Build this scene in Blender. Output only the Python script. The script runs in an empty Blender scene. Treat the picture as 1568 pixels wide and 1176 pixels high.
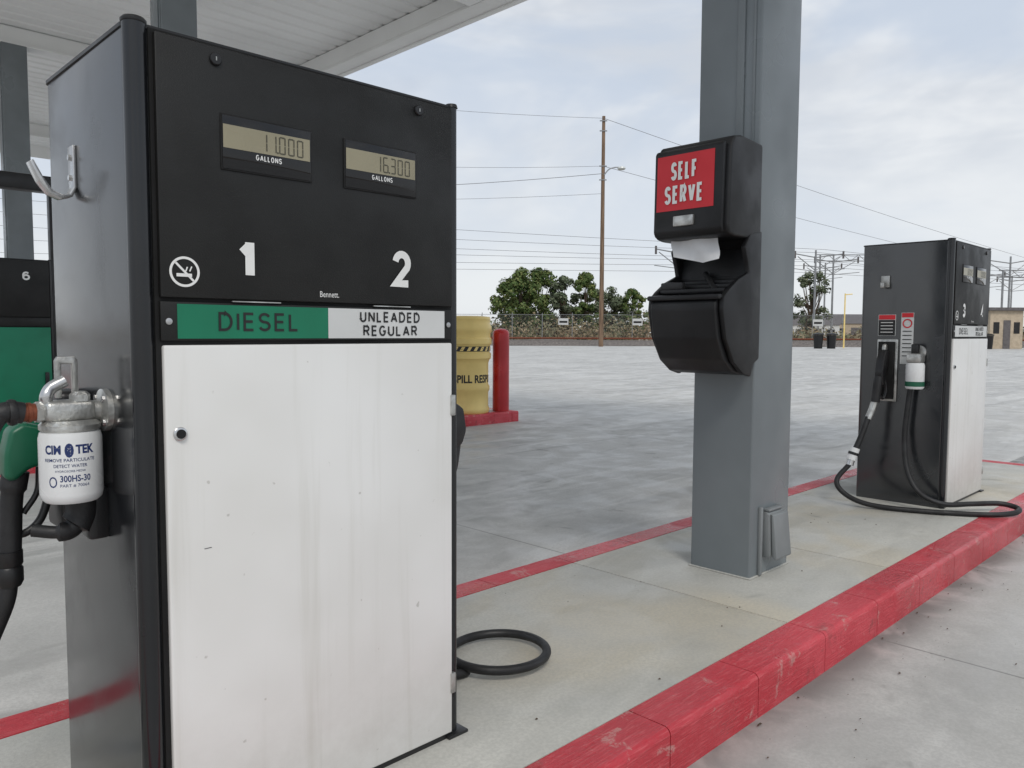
import bpy, bmesh, math, random
from mathutils import Vector, Matrix
random.seed(7)
S=1.1
OFF=[0,0,0]
scene=bpy.context.scene
COL=scene.collection
D=bpy.data
# ------------------------------------------------------------ nodes / materials
def newmat(name):
    m=D.materials.new(name); m.use_nodes=True
    nt=m.node_tree; b=nt.nodes['Principled BSDF']
    return m,nt,b
def N(nt,t,**k):
    n=nt.nodes.new(t)
    for a,v in k.items(): setattr(n,a,v)
    return n
def link(nt,a,b): nt.links.new(a,b)
def setin(nt,s,v):
    if isinstance(v,bpy.types.NodeSocket): nt.links.new(v,s)
    else: s.default_value=v
def math_(nt,op,a,b=0.0,clamp=False):
    n=N(nt,'ShaderNodeMath',operation=op); n.use_clamp=clamp
    setin(nt,n.inputs[0],a); setin(nt,n.inputs[1],b); return n.outputs[0]
def mix(nt,f,a,b,blend='MIX'):
    n=N(nt,'ShaderNodeMix',data_type='RGBA',blend_type=blend)
    setin(nt,n.inputs[0],f)
    for i,v in ((6,a),(7,b)):
        if isinstance(v,tuple) and len(v)==3: v=v+(1,)
        setin(nt,n.inputs[i],v)
    return n.outputs[2]
def pos(nt,scale=(1,1,1),rot=(0,0,0)):
    g=N(nt,'ShaderNodeNewGeometry')
    if scale==(1,1,1) and rot==(0,0,0): return g.outputs['Position']
    m=N(nt,'ShaderNodeMapping')
    m.inputs['Scale'].default_value=scale; m.inputs['Rotation'].default_value=rot
    link(nt,g.outputs['Position'],m.inputs['Vector']); return m.outputs[0]
def noise(nt,vec,scale,detail=4,rough=.55,dist=0):
    n=N(nt,'ShaderNodeTexNoise'); link(nt,vec,n.inputs['Vector'])
    n.inputs['Scale'].default_value=scale; n.inputs['Detail'].default_value=detail
    n.inputs['Roughness'].default_value=rough; n.inputs['Distortion'].default_value=dist
    return n.outputs['Fac']
def ramp(nt,f,a,b,ca=0.0,cb=1.0):
    n=N(nt,'ShaderNodeMapRange'); n.interpolation_type='SMOOTHSTEP'
    setin(nt,n.inputs[0],f); n.inputs[1].default_value=a; n.inputs[2].default_value=b
    n.inputs[3].default_value=ca; n.inputs[4].default_value=cb; return n.outputs[0]
def bumpn(nt,b,h,strength=.2,dist=.01):
    n=N(nt,'ShaderNodeBump'); n.inputs['Strength'].default_value=strength; n.inputs['Distance'].default_value=dist
    setin(nt,n.inputs['Height'],h); link(nt,n.outputs[0],b.inputs['Normal'])
def mul(c,k): return tuple(min(1,x*k) for x in c)
def mat(name,col,rough=.5,metal=0,var=.12,scale=4,bump=0,bscale=120,ior=1.5,coat=0,stretch=(1,1,1),rvar=.08):
    m,nt,b=newmat(name)
    v=pos(nt,stretch); f0=noise(nt,v,scale,3)
    f=ramp(nt,f0,.3,.7)
    c=mix(nt,f,mul(col,1-var),mul(col,1+var)); link(nt,c,b.inputs['Base Color'])
    r=ramp(nt,f0,.35,.65,min(1,rough+rvar),max(0,rough-rvar)); link(nt,r,b.inputs['Roughness'])
    b.inputs['Metallic'].default_value=metal; b.inputs['IOR'].default_value=ior
    b.inputs['Coat Weight'].default_value=coat; b.inputs['Coat Roughness'].default_value=.12
    if bump: bumpn(nt,b,noise(nt,pos(nt),bscale,2),bump,.004)
    return m
def concrete(name,col,joint=0,stain=.5,warm=None,curbdirt=False):
    m,nt,b=newmat(name)
    p=pos(nt)
    big=ramp(nt,noise(nt,p,.33,3,.6),.34,.66)
    c=mix(nt,big,mul(col,.82),mul(col,1.1))
    mid=ramp(nt,noise(nt,p,2.2,5,.68,.4),.35,.72)
    c=mix(nt,mid,c,mul(col,1.13))
    if warm:
        wf=ramp(nt,noise(nt,p,.9,3,.6,.5),.42,.6,0,.85); c=mix(nt,wf,c,warm)
    st=ramp(nt,noise(nt,pos(nt,(.35,1.6,1)),.9,5,.68,1.2),.50,.66,0,stain)
    c=mix(nt,st,c,mul(col,.58))
    st2=ramp(nt,noise(nt,pos(nt,(.45,1.7,1),(0,0,.5)),.8,4,.68,.8),.53,.64,0,min(1,stain*1.3))
    c=mix(nt,st2,c,mul(col,1.32))
    sp0=noise(nt,p,3.1,3,.6,.6)
    sp=ramp(nt,sp0,.66,.74,0,.5)
    c=mix(nt,sp,c,mul(col,.45))
    fine=noise(nt,p,85,3,.7)
    c=mix(nt,ramp(nt,fine,.35,.65,0,.34),c,mul(col,.68))
    sx=N(nt,'ShaderNodeSeparateXYZ'); link(nt,p,sx.inputs[0])
    if joint:
        j=None
        for k,o in ((0,3.27),(1,1.3)):
            a=math_(nt,'ADD',sx.outputs[k],400*joint-o)
            a=math_(nt,'MODULO',a,joint); a=math_(nt,'LESS_THAN',a,.012)
            j=a if j is None else math_(nt,'MAXIMUM',j,a)
        j=math_(nt,'MULTIPLY',j,.6)
        c=mix(nt,j,c,mul(col,.3))
    if curbdirt:
        dz=math_(nt,'MULTIPLY',ramp(nt,sx.outputs[1],.98,1.21,0,1.1),math_(nt,'LESS_THAN',sx.outputs[1],2.0))
        dz=math_(nt,'MULTIPLY',dz,ramp(nt,sp0,.3,.6,.15,1),True)
        c=mix(nt,dz,c,mul(col,.42))
    link(nt,c,b.inputs['Base Color'])
    link(nt,ramp(nt,sp0,.35,.65,.40,.85),b.inputs['Roughness'])
    b.inputs['IOR'].default_value=1.42
    bumpn(nt,b,fine,.22,.004)
    return m
def redpaint():
    m,nt,b=newmat('red_curb_paint'); p=pos(nt)
    c=mix(nt,ramp(nt,noise(nt,p,3,4),.3,.7),(.47,.024,.038),(.60,.06,.08))
    br=noise(nt,pos(nt,(4,60,60)),2.5,3,.7)
    c=mix(nt,ramp(nt,br,.48,.70,0,.4),c,(.72,.17,.18))
    w=ramp(nt,noise(nt,p,9,7,.78,.4),.575,.65,0,.6)
    c=mix(nt,w,c,(.55,.33,.30))
    d0=noise(nt,p,5,5,.7)
    c=mix(nt,ramp(nt,d0,.57,.70,0,.55),c,(.22,.035,.035))
    link(nt,c,b.inputs['Base Color'])
    link(nt,ramp(nt,noise(nt,p,2.1,4,.6),.42,.58,.14,.55),b.inputs['Roughness'])
    bumpn(nt,b,math_(nt,'ADD',noise(nt,p,60,4,.7),math_(nt,'ADD',d0,br)),.65,.007)
    return m
def whitedoor():
    m,nt,b=newmat('white_enamel'); p=pos(nt)
    c=mix(nt,ramp(nt,noise(nt,p,1.7,3),.3,.7),(.71,.705,.68),(.80,.80,.785))
    s=ramp(nt,noise(nt,pos(nt,(14,14,.6)),1.3,4,.6,.2),.52,.76,0,.38)
    c=mix(nt,s,c,(.55,.54,.49))
    sp=ramp(nt,noise(nt,p,38,2,.4),.72,.76,0,.55)
    c=mix(nt,sp,c,(.38,.36,.33))
    g=N(nt,'ShaderNodeSeparateXYZ'); link(nt,p,g.inputs[0])
    lowz=ramp(nt,g.outputs[2],.15,.55,.6,0.0)
    n9=noise(nt,p,9,5,.7)
    lw=math_(nt,'MULTIPLY',lowz,n9)
    c=mix(nt,lw,c,(.35,.32,.28))
    link(nt,c,b.inputs['Base Color']); link(nt,ramp(nt,n9,.35,.65,.34,.52),b.inputs['Roughness'])
    bumpn(nt,b,noise(nt,p,2.5,2),.05,.02)
    return m
def sidepaint():
    m,nt,b=newmat('black_gloss_side'); p=pos(nt)
    b.inputs['IOR'].default_value=1.85
    c=mix(nt,ramp(nt,noise(nt,pos(nt,(1,1,.4)),3,4),.35,.7),(.010,.011,.013),(.018,.020,.023))
    sc1=noise(nt,pos(nt,(1,18,2.2),(.35,0,0)),5,4,.75,.6)
    c=mix(nt,ramp(nt,sc1,.67,.74,0,.4),c,(.12,.12,.12))
    link(nt,c,b.inputs['Base Color'])
    link(nt,ramp(nt,noise(nt,p,3.0,5,.7,.5),.38,.72,.15,.30),b.inputs['Roughness'])
    return m
M={}
M['lot']=concrete('lot_concrete',(.50,.495,.475),4.4,.55,None,True)
M['island']=concrete('island_concrete',(.47,.465,.43),0,.30,(.52,.475,.38))
M['red']=redpaint()
M['white']=whitedoor()
M['side']=sidepaint()
M['black']=mat('black_powder_coat',(.012,.012,.013),.36,0,.3,3,.08,260)
M['blackgloss']=mat('black_gloss_paint',(.009,.010,.012),.2,0,.2,2,ior=1.55)
M['panel']=mat('display_panel_black',(.010,.010,.0095),.48,0,.25,5,.15,300,ior=1.42)
M['rubber']=mat('black_rubber',(.012,.012,.013),.55,0,.3,12,.15,200)
M['plastic']=mat('black_plastic',(.008,.008,.009),.42,0,.25,6,.3,420,ior=1.45)
M['dark']=mat('dark_gap',(.004,.004,.004),.8)
M['green']=mat('green_label',(.0,.17,.085),.4,var=.1)
M['greengrip']=mat('green_nozzle_grip',(.005,.10,.05),.45)
M['labelwhite']=mat('label_white',(.62,.63,.62),.45,var=.05)
M['textwhite']=mat('white_lettering',(.80,.80,.78),.5,var=.03)
M['textblack']=mat('black_lettering',(.01,.01,.01),.5)
M['lcd']=mat('lcd_glass',(.30,.27,.18),.25,var=.08)
M['lcdseg']=mat('lcd_segment',(.06,.055,.035),.35)
M['glass']=mat('smoked_window',(.006,.006,.007),.08,var=.1)
M['alu']=mat('cast_aluminium',(.50,.50,.48),.42,.85,.25,20,.4,90)
M['steel']=mat('galvanised_steel',(.55,.55,.55),.28,.9,.15,15,.1,80)
M['brass']=mat('rusty_coupling',(.20,.06,.03),.5,.5,.3,30,.3,80)
M['can']=mat('filter_can_white',(.74,.75,.75),.28,0,.05)
M['blue']=mat('blue_print',(.012,.03,.13),.4)
M['redlabel']=mat('red_label',(.62,.018,.028),.42,0,.06)
M['grey']=mat('column_grey_paint',(.180,.203,.215),.38,0,.09,1.8,.08,160,rvar=.12)
M['grey2']=mat('outlet_cover_grey',(.20,.215,.22),.5,0,.08)
M['canopy']=mat('canopy_white',(.84,.85,.84),.5,0,.05,.6)
M['yellow']=mat('yellow_drum_plastic',(.82,.62,.22),.45,0,.08,3)
M['redbol']=mat('red_bollard_paint',(.45,.015,.02),.35,0,.12,3)
M['paper']=mat('paper_towel',(.75,.75,.75),.9,0,.05,10,.3,60)
M['wood']=mat('weathered_pole_wood',(.17,.11,.07),.85,0,.35,2,.4,20,stretch=(4,4,.3))
M['wire']=mat('wire_dark',(.18,.18,.19),.6)
M['beige']=mat('beige_stucco',(.46,.38,.28),.85,0,.1)
M['roof']=mat('dark_roof',(.12,.11,.11),.8)
M['dirt']=mat('dry_ground',(.27,.215,.15),.95,0,.35,.4,.6,4)
M['ballast']=mat('rail_ballast',(.15,.13,.115),.95,0,.5,6,.8,10)
M['bark']=mat('tree_bark',(.09,.065,.045),.9,0,.3,3)
M['galv']=mat('fence_galvanised',(.30,.31,.32),.5,.5,.1)
M['joint']=mat('joint_sealant',(.12,.11,.09),.85)
M['lampgl']=mat('lamp_lens',(.6,.62,.6),.3)
def leafmat(name,a,b,c,s1=.4,s2=2.2):
    m,nt,bs=newmat(name)
    f=noise(nt,pos(nt),s1,3,.6); g=noise(nt,pos(nt),s2,2)
    k=mix(nt,ramp(nt,f,.38,.62),a,b); k=mix(nt,ramp(nt,g,.48,.66,0,.8),k,c)
    link(nt,k,bs.inputs['Base Color']); bs.inputs['Roughness'].default_value=.8
    bs.inputs['Specular IOR Level'].default_value=.2
    return m
M['leaf']=leafmat('foliage_green',(.055,.095,.028),(.11,.155,.05),(.20,.21,.075))
M['leafg']=leafmat('foliage_greygreen',(.08,.105,.06),(.14,.17,.105),(.22,.23,.15))
M['scrub']=leafmat('scrub_dry',(.27,.20,.125),(.16,.165,.095),(.38,.30,.19),.22,1.2)
# ------------------------------------------------------------ geometry helpers (units of camera height, scaled by S)
def sc(p): return ((p[0]+OFF[0])*S,(p[1]+OFF[1])*S,(p[2]+OFF[2])*S)
def empty(name,loc):
    e=D.objects.new(name,None); e.location=sc(loc); e.empty_display_size=.2; COL.objects.link(e); return e
def fin(name,me,m,parent,smooth=35):
    o=D.objects.new(name,me); COL.objects.link(o)
    if m is not None: me.materials.append(m)
    if smooth:
        me.shade_smooth(); me.set_sharp_from_angle(angle=math.radians(smooth))
    if parent:
        o.parent=parent; o.matrix_parent_inverse=Matrix.Translation(parent.location).inverted()
    return o
def mesh(name,vs,fs,m,parent=None,smooth=0):
    me=D.meshes.new(name); me.from_pydata([sc(v) for v in vs],[],fs); me.update()
    bm=bmesh.new(); bm.from_mesh(me); bmesh.ops.recalc_face_normals(bm,faces=bm.faces); bm.to_mesh(me); bm.free()
    return fin(name,me,m,parent,smooth)
def box(name,x0,x1,y0,y1,z0,z1,m,parent=None,bev=0,seg=2,vert=False):
    bm=bmesh.new()
    vs=[bm.verts.new(sc((x,y,z))) for x in (x0,x1) for y in (y0,y1) for z in (z0,z1)]
    for f in ((0,1,3,2),(4,6,7,5),(0,4,5,1),(2,3,7,6),(0,2,6,4),(1,5,7,3)): bm.faces.new([vs[i] for i in f])
    bmesh.ops.recalc_face_normals(bm,faces=bm.faces)
    if bev:
        es=[e for e in bm.edges if (not vert) or abs(e.verts[0].co.z-e.verts[1].co.z)>1e-5]
        bmesh.ops.bevel(bm,geom=es,offset=bev*S,segments=seg,profile=.5,affect='EDGES',clamp_overlap=True)
    me=D.meshes.new(name); bm.to_mesh(me); bm.free()
    return fin(name,me,m,parent,35 if bev else 0)
def prism(name,prof,plane,a0,a1,m,parent=None,bev=0,seg=2):
    bm=bmesh.new()
    def P(p,a):
        return {'XZ':(p[0],a,p[1]),'YZ':(a,p[0],p[1]),'XY':(p[0],p[1],a)}[plane]
    A=[bm.verts.new(sc(P(p,a0))) for p in prof]; B=[bm.verts.new(sc(P(p,a1))) for p in prof]
    n=len(prof); bm.faces.new(A); bm.faces.new(B[::-1])
    for i in range(n): bm.faces.new([A[i],B[i],B[(i+1)%n],A[(i+1)%n]])
    bmesh.ops.recalc_face_normals(bm,faces=bm.faces)
    if bev: bmesh.ops.bevel(bm,geom=bm.edges[:],offset=bev*S,segments=seg,profile=.5,affect='EDGES',clamp_overlap=True)
    me=D.meshes.new(name); bm.to_mesh(me); bm.free()
    return fin(name,me,m,parent,35)
def rings(pts,rad,n):
    pts=[Vector(p) for p in pts]; vs=[];fs=[]
    t=(pts[1]-pts[0]).normalized(); u=t.orthogonal().normalized()
    for i,p in enumerate(pts):
        a=pts[max(i-1,0)];b=pts[min(i+1,len(pts)-1)]
        t2=(b-a).normalized() if (b-a).length>1e-9 else t
        u=(u-t2*u.dot(t2)); u=u.normalized() if u.length>1e-6 else t2.orthogonal().normalized()
        w=t2.cross(u); r=rad[min(i,len(rad)-1)] if isinstance(rad,(list,tuple)) else rad
        for k in range(n):
            a_=2*math.pi*k/n; vs.append(tuple(p+u*math.cos(a_)*r+w*math.sin(a_)*r))
    for i in range(len(pts)-1):
        for k in range(n):
            fs.append((i*n+k,i*n+(k+1)%n,(i+1)*n+(k+1)%n,(i+1)*n+k))
    fs.append(tuple(range(n))[::-1]); fs.append(tuple((len(pts)-1)*n+k for k in range(n)))
    return vs,fs
def catmull(pts,sub=8):
    P=[Vector(p) for p in pts]; P=[P[0]*2-P[1]]+P+[P[-1]*2-P[-2]]; out=[]
    for i in range(1,len(P)-2):
        for k in range(sub):
            t=k/sub; a,b,c,d=P[i-1],P[i],P[i+1],P[i+2]
            out.append(.5*((2*b)+(c-a)*t+(2*a-5*b+4*c-d)*t*t+(-a+3*b-3*c+d)*t**3))
    out.append(P[-2]); return out
def tube(name,pts,r,m,parent=None,n=12,sub=8,smooth=True):
    if smooth: pts=catmull(pts,sub)
    vs,fs=rings(pts,r,n); return mesh(name,vs,fs,m,parent,50)
def cyl(name,p0,p1,r0,r1,m,parent=None,n=28):
    vs,fs=rings([p0,p1],[r0,r1],n); return mesh(name,vs,fs,m,parent,35)
def lathe(name,prof,c,m,parent=None,n=40,axis='Z'):
    vs=[];fs=[]
    for r,z in prof:
        for k in range(n):
            a=2*math.pi*k/n
            if axis=='Z': vs.append((c[0]+r*math.cos(a),c[1]+r*math.sin(a),c[2]+z))
            elif axis=='X': vs.append((c[0]+z,c[1]+r*math.cos(a),c[2]+r*math.sin(a)))
            else: vs.append((c[0]+r*math.cos(a),c[1]+z,c[2]+r*math.sin(a)))
    for i in range(len(prof)-1):
        for k in range(n): fs.append((i*n+k,i*n+(k+1)%n,(i+1)*n+(k+1)%n,(i+1)*n+k))
    fs.append(tuple(range(n))); fs.append(tuple((len(prof)-1)*n+k for k in range(n)))
    return mesh(name,vs,fs,m,parent,40)
def textmesh(s,bold):
    cu=D.curves.new('t','FONT'); cu.body=s; cu.size=1; cu.offset=bold; cu.resolution_u=3
    o=D.objects.new('t',cu); COL.objects.link(o)
    dg=bpy.context.evaluated_depsgraph_get(); me=D.meshes.new_from_object(o.evaluated_get(dg))
    vs=[(v.co.x,v.co.y) for v in me.vertices]; fs=[tuple(p.vertices) for p in me.polygons]
    D.objects.remove(o); D.curves.remove(cu); D.meshes.remove(me)
    x0=min(v[0] for v in vs);x1=max(v[0] for v in vs);y0=min(v[1] for v in vs);y1=max(v[1] for v in vs)
    return [((x-x0)/(x1-x0),(y-y0)/(y1-y0)) for x,y in vs],fs
def text(name,s,org,u,v,w,h,m,parent,bold=.02):
    vs,fs=textmesh(s,bold); o=Vector(org);u=Vector(u);v=Vector(v)
    return mesh(name,[tuple(o+u*(a*w)+v*(b*h)) for a,b in vs],fs,m,parent)
def textcyl(name,s,c,r,a0,a1,z0,z1,m,parent,bold=.02):
    vs,fs=textmesh(s,bold)
    return mesh(name,[(c[0]+r*math.cos(a0+(a1-a0)*a),c[1]+r*math.sin(a0+(a1-a0)*a),z0+(z1-z0)*b) for a,b in vs],fs,m,parent)
# --- stroke (grotesque) lettering
def arc(cx,cy,rx,ry,a0,a1,n=10):
    return [(cx+rx*math.cos(math.radians(a0+(a1-a0)*i/n)),cy+ry*math.sin(math.radians(a0+(a1-a0)*i/n))) for i in range(n+1)]
G={
'D':(.66,[[(0,0),(0,1),(.4,1)]+arc(.4,.5,.6,.5,90,-90)+[(0,0)]]),
'I':(0,[[(0,0),(0,1)]]),
'E':(.52,[[(1,1),(0,1),(0,0),(1,0)],[(0,.52),(.92,.52)]]),
'F':(.52,[[(0,0),(0,1),(1,1)],[(0,.50),(.9,.50)]]),
'L':(.48,[[(0,1),(0,0),(1,0)]]),
'S':(.60,[arc(.5,.75,.48,.25,20,270,12)+arc(.5,.25,.5,.25,90,-160,12)[1:]]),
'U':(.62,[[(0,1),(0,.32)]+arc(.5,.32,.5,.32,180,360)+[(1,1)]]),
'N':(.64,[[(0,0),(0,1)],[(0,1),(1,0)],[(1,0),(1,1)]]),
'A':(.70,[[(0,0),(.5,1)],[(.5,1),(1,0)],[(.2,.32),(.8,.32)]]),
'R':(.60,[[(0,0),(0,1),(.6,1)]+arc(.6,.75,.38,.25,90,-90)+[(0,.5)],[(.5,.5),(1,0)]]),
'G':(.70,[arc(.5,.5,.5,.5,45,330,16)+[(.97,.46),(.58,.46)]]),
'O':(.70,[arc(.5,.5,.5,.5,0,360,24)]),
'V':(.66,[[(0,1),(.5,0)],[(.5,0),(1,1)]]),
'1':(.30,[[(.85,0),(.85,1)],[(.9,.9),(-.1,.66)]]),
'2':(.58,[arc(.5,.70,.48,.30,170,-30,12)+[(.05,0),(1,0)]]),
'3':(.56,[arc(.48,.76,.44,.24,160,-90,12)+arc(.48,.26,.5,.26,90,-160,12)[1:]]),
'4':(.60,[[(.74,0),(.74,1),(0,.28),(1,.28)]]),
'5':(.56,[[(.9,1),(.14,1),(.06,.52)]+arc(.48,.33,.5,.33,140,-150,12)]),
'6':(.56,[arc(.5,.31,.5,.31,0,360,20),[(0,.31),(0,.5)]+arc(.5,.62,.5,.38,180,40,8)]),
}
def ribbon(pl,t):
    L=[];R=[];n=len(pl); closed=(abs(pl[0][0]-pl[-1][0])+abs(pl[0][1]-pl[-1][1])<1e-6)
    P=[Vector(p) for p in pl]
    for i in range(n):
        a=P[i-1] if i>0 else (P[-2] if closed else None)
        b=P[i+1] if i<n-1 else (P[1] if closed else None)
        d1=(P[i]-a).normalized() if a is not None else None
        d2=(b-P[i]).normalized() if b is not None else None
        if d1 is None: d1=d2
        if d2 is None: d2=d1
        n1=Vector((-d1.y,d1.x)); n2=Vector((-d2.y,d2.x)); mm=(n1+n2)
        mm=mm.normalized() if mm.length>1e-6 else n1
        k=1/max(.45,mm.dot(n1)); L.append(P[i]+mm*t*k); R.append(P[i]-mm*t*k)
    return L,R
def stext(name,s,org,u,v,w,h,m,parent,thick=.13,gap=.26):
    o=Vector(org);u=Vector(u).normalized();v=Vector(v).normalized(); nn=u.cross(v)
    t=thick*h; adv=[]
    for ch in s: adv.append(.35 if ch==' ' else G[ch][0])
    # exact fit: sum(adv)*h*k + len*t + (n-1)*gap*h*k = w
    kx=(w-len(s)*t)/(h*(sum(adv)+(len(s)-1)*gap) or 1)
    vs=[];fs=[];x=0
    for ch,a in zip(s,adv):
        if ch!=' ':
            wd=a*h*kx
            for j,pl in enumerate(G[ch][1]):
                q=[(x+t/2+p[0]*wd,t/2+p[1]*(h-t)) for p in pl]
                L,R=ribbon(q,t/2); b=len(vs)
                for l,r in zip(L,R):
                    for pt in (l,r):
                        vs.append(tuple(o+u*pt.x+v*pt.y+nn*(.00025*j)))
                for i in range(len(L)-1): fs.append((b+2*i,b+2*i+1,b+2*i+3,b+2*i+2))
        x+=a*h*kx+t+gap*h*kx
    return mesh(name,vs,fs,m,parent)
def rectY(name,x0,x1,z0,z1,y,m,parent):
    return mesh(name,[(x0,y,z0),(x1,y,z0),(x1,y,z1),(x0,y,z1)],[(0,1,2,3)],m,parent)
SEG={'0':'abcdef','1':'bc','2':'abged','3':'abgcd','4':'fgbc','5':'afgcd','6':'afgedc','7':'abc','8':'abcdefg','9':'abcdfg'}
def seven(name,s,x,z,w,h,y,m,parent):
    vs=[];fs=[]
    def r(a,b,c,d):
        i=len(vs); vs.extend([(a,y,c),(b,y,c),(b,y,d),(a,y,d)]); fs.append((i,i+1,i+2,i+3))
    t=w*.17; k=0
    for ch in s:
        X=x+k*w*1.4
        if ch=='.':
            r(X-w*.33,X-w*.10,z,z+w*.23); continue
        k+=1; sg=SEG[ch]
        if 'a' in sg: r(X+t,X+w-t,z+h-t,z+h)
        if 'g' in sg: r(X+t,X+w-t,z+h/2-t/2,z+h/2+t/2)
        if 'd' in sg: r(X+t,X+w-t,z,z+t)
        if 'f' in sg: r(X,X+t,z+h/2+t*.3,z+h-t*.5)
        if 'b' in sg: r(X+w-t,X+w,z+h/2+t*.3,z+h-t*.5)
        if 'e' in sg: r(X,X+t,z+t*.5,z+h/2-t*.3)
        if 'c' in sg: r(X+w-t,X+w,z+t*.5,z+h/2-t*.3)
    mesh(name,vs,fs,m,parent)
UX=(1,0,0);UZ=(0,0,1)
# ------------------------------------------------------------ fuel dispenser
def dispenser(dx,dy,n1,n2,l1,l2,c1,d1,d2,door=None,dz=0,simple=False):
    OFF[:]=[dx,dy,1.13+dz]
    e=empty('fuel_dispenser',(.86,1.69,-1))
    bx=lambda *a,**k: box(*a,e,**k)
    x0,x1,y0,y1,zb,zt=.495,1.236,1.452,1.94,-1.0,.532
    bx('cabinet_body',x0,x1,y0,y1,zb,zt-.006,M['side'],bev=.022,seg=5,vert=True)
    bx('top_cap',x0-.003,x1+.003,y0-.003,y1+.003,zt-.006,zt+.001,M['black'],bev=.022,seg=5,vert=True)
    cyl('front_corner_post',(.511,1.457,zb),(.511,1.457,zt+.002),.0195,.0195,M['blackgloss'],e)
    lathe('front_corner_post_cap',[(.0205,0),(.0215,.002),(.0215,.005),(.018,.009),(.001,.010)],(.511,1.457,zt),M['black'],e)
    cyl('front_corner_post_b',(1.229,1.456,zb),(1.229,1.456,zt-.002),.0125,.0125,M['blackgloss'],e)
    cyl('front_corner_post_cap_b',(1.229,1.456,zt-.002),(1.229,1.456,zt+.006),.0155,.013,M['black'],e)
    bx('door_gap',.531,1.218,1.446,1.453,zb+.01,zt-.004,M['dark'])
    bx('label_strip',.538,1.215,1.439,1.450,-.018,.053,M['panel'],bev=.002)
    bx('lower_door',.541,1.214,1.435,1.450,-.985,-.026,door or M['white'],bev=.004,seg=3)
    bx('base_plinth',.52,1.222,1.442,1.90,-1.0,-.988,M['black'])
    y=1.4345
    bx('display_door',.538,1.215,1.436,1.450,.060,.522,M['panel'],bev=.003,seg=2)
    if simple:
        stext('number_1',n1,(.60,y,.36),UX,UZ,.05,.070,M['textwhite'],e,.2); stext('number_2',n2,(1.02,y,.36),UX,UZ,.055,.070,M['textwhite'],e,.2)
        bx('door_handle',1.16,1.19,1.42,1.436,-.5,-.4,M['black'],bev=.004)
        return e
    for i,(a,dg) in enumerate(((.652,d1),(.917,d2))):
        bx('display_bezel_%d'%(i+1),a,a+.19,1.4325,1.437,.300,.404,M['dark'],bev=.003)
        bx('display_window_%d'%(i+1),a+.003,a+.187,1.4315,1.434,.303,.401,M['glass'],bev=.001)
        rectY('lcd_%d'%(i+1),a+.004,a+.184,.341,.384,1.4305,M['lcd'],e)
        seven('lcd_digits_%d'%(i+1),dg,a+.078,.3455,.0138,.0335,1.4298,M['lcdseg'],e)
        stext('gallons_text_%d'%(i+1),'GALLONS',(a+.068,1.4302,.3265),UX,UZ,.054,.0105,M['textwhite'],e,.17,.24)
    stext('number_1',n1,(.684,y,.098),UX,UZ,.034 if n1=='1' else .05,.081,M['textwhite'],e,.23)
    stext('number_2',n2,(1.040,y,.100),UX,UZ,.052,.081,M['textwhite'],e,.2)
    text('maker_text','Bennett.',(.858,y,.071),UX,UZ,.045,.012,M['textwhite'],e,.0)
    def ringY(nm,cx,cz,r0,r1,yy,m):
        vs=[];fs=[]
        for k in range(40):
            a=2*math.pi*k/40
            vs+= [(cx+r0*math.cos(a),yy,cz+r0*math.sin(a)),(cx+r1*math.cos(a),yy,cz+r1*math.sin(a))]
        for k in range(40):
            j=(k+1)%40; fs.append((2*k,2*k+1,2*j+1,2*j))
        mesh(nm,vs,fs,m,e)
    ringY('no_smoking_ring',.581,.107,.023,.0275,y,M['textwhite'])
    def barY(nm,ax,az,bx_,bz,w,m,yy):
        d=Vector((bx_-ax,0,bz-az)).normalized(); q=Vector((-d.z,0,d.x))*w
        mesh(nm,[(ax-q.x,yy,az-q.z),(bx_-q.x,yy,bz-q.z),(bx_+q.x,yy,bz+q.z),(ax+q.x,yy,az+q.z)],[(0,1,2,3)],m,e)
    barY('no_smoking_slash',.565,.123,.597,.091,.0020,M['textwhite'],y)
    barY('cigarette_icon',.566,.101,.594,.101,.0030,M['textwhite'],y-.0003)
    barY('smoke_icon',.590,.108,.594,.117,.0012,M['textwhite'],y)
    barY('smoke_icon_b',.583,.108,.586,.116,.0012,M['textwhite'],y)
    rectY('label_fill_1',.567,.878,-.014,.049,1.4375,c1,e)
    rectY('label_fill_2',.8785,1.192,-.014,.049,1.4375,M['labelwhite'],e)
    stext('grade_text_1',l1,(.643,1.4365,.000),UX,UZ,.166,.036,M['textblack'],e,.14,.24)
    for k,t in enumerate(l2):
        w=.162 if k==0 else .146
        stext('grade_text_2_%d'%k,t,(1.037-w/2,1.4365,.0205 if k==0 else -.0095),UX,UZ,w,.0235,M['textblack'],e,.17,.24)
    for i,(a,b) in enumerate(((.552,.017),(1.204,.017))):
        lathe('strip_screw_%d'%i,[(.006,0),(.006,-.003),(.003,-.004)],(a,1.4395,b),M['steel'],e,16,'Y')
    for i,a in enumerate((.646,1.115)):
        lathe('lock_%d'%i,[(.0115,0),(.0115,-.004),(.010,-.006),(.006,-.0062)],(a,1.4365,.4985),M['black'],e,24,'Y')
        box('lock_slot_%d'%i,a-.001,a+.001,1.4295,1.4303,.495,.502,M['alu'],e)
    lathe('door_lock',[(.0125,0),(.0125,-.004),(.010,-.006)],(.5655,1.4355,-.187),M['steel'],e,24,'Y')
    lathe('door_lock_core',[(.0085,0),(.0085,-.003)],(.5655,1.4298,-.187),M['dark'],e,20,'Y')
    for i,a in enumerate((.72,1.04)):
        bx('seal_clip_%d'%i,a-.05,a+.05,1.434,1.4385,.0552,.0572,M['alu'])
    for i,z in enumerate((-.20,-.885)):
        bx('hinge_%d'%i,1.208,1.222,1.431,1.443,z,z+.05,M['alu'],bev=.002)
    barY('door_scratch',.606,-.408,.620,-.4075,.0006,M['textblack'],1.4343)
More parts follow.
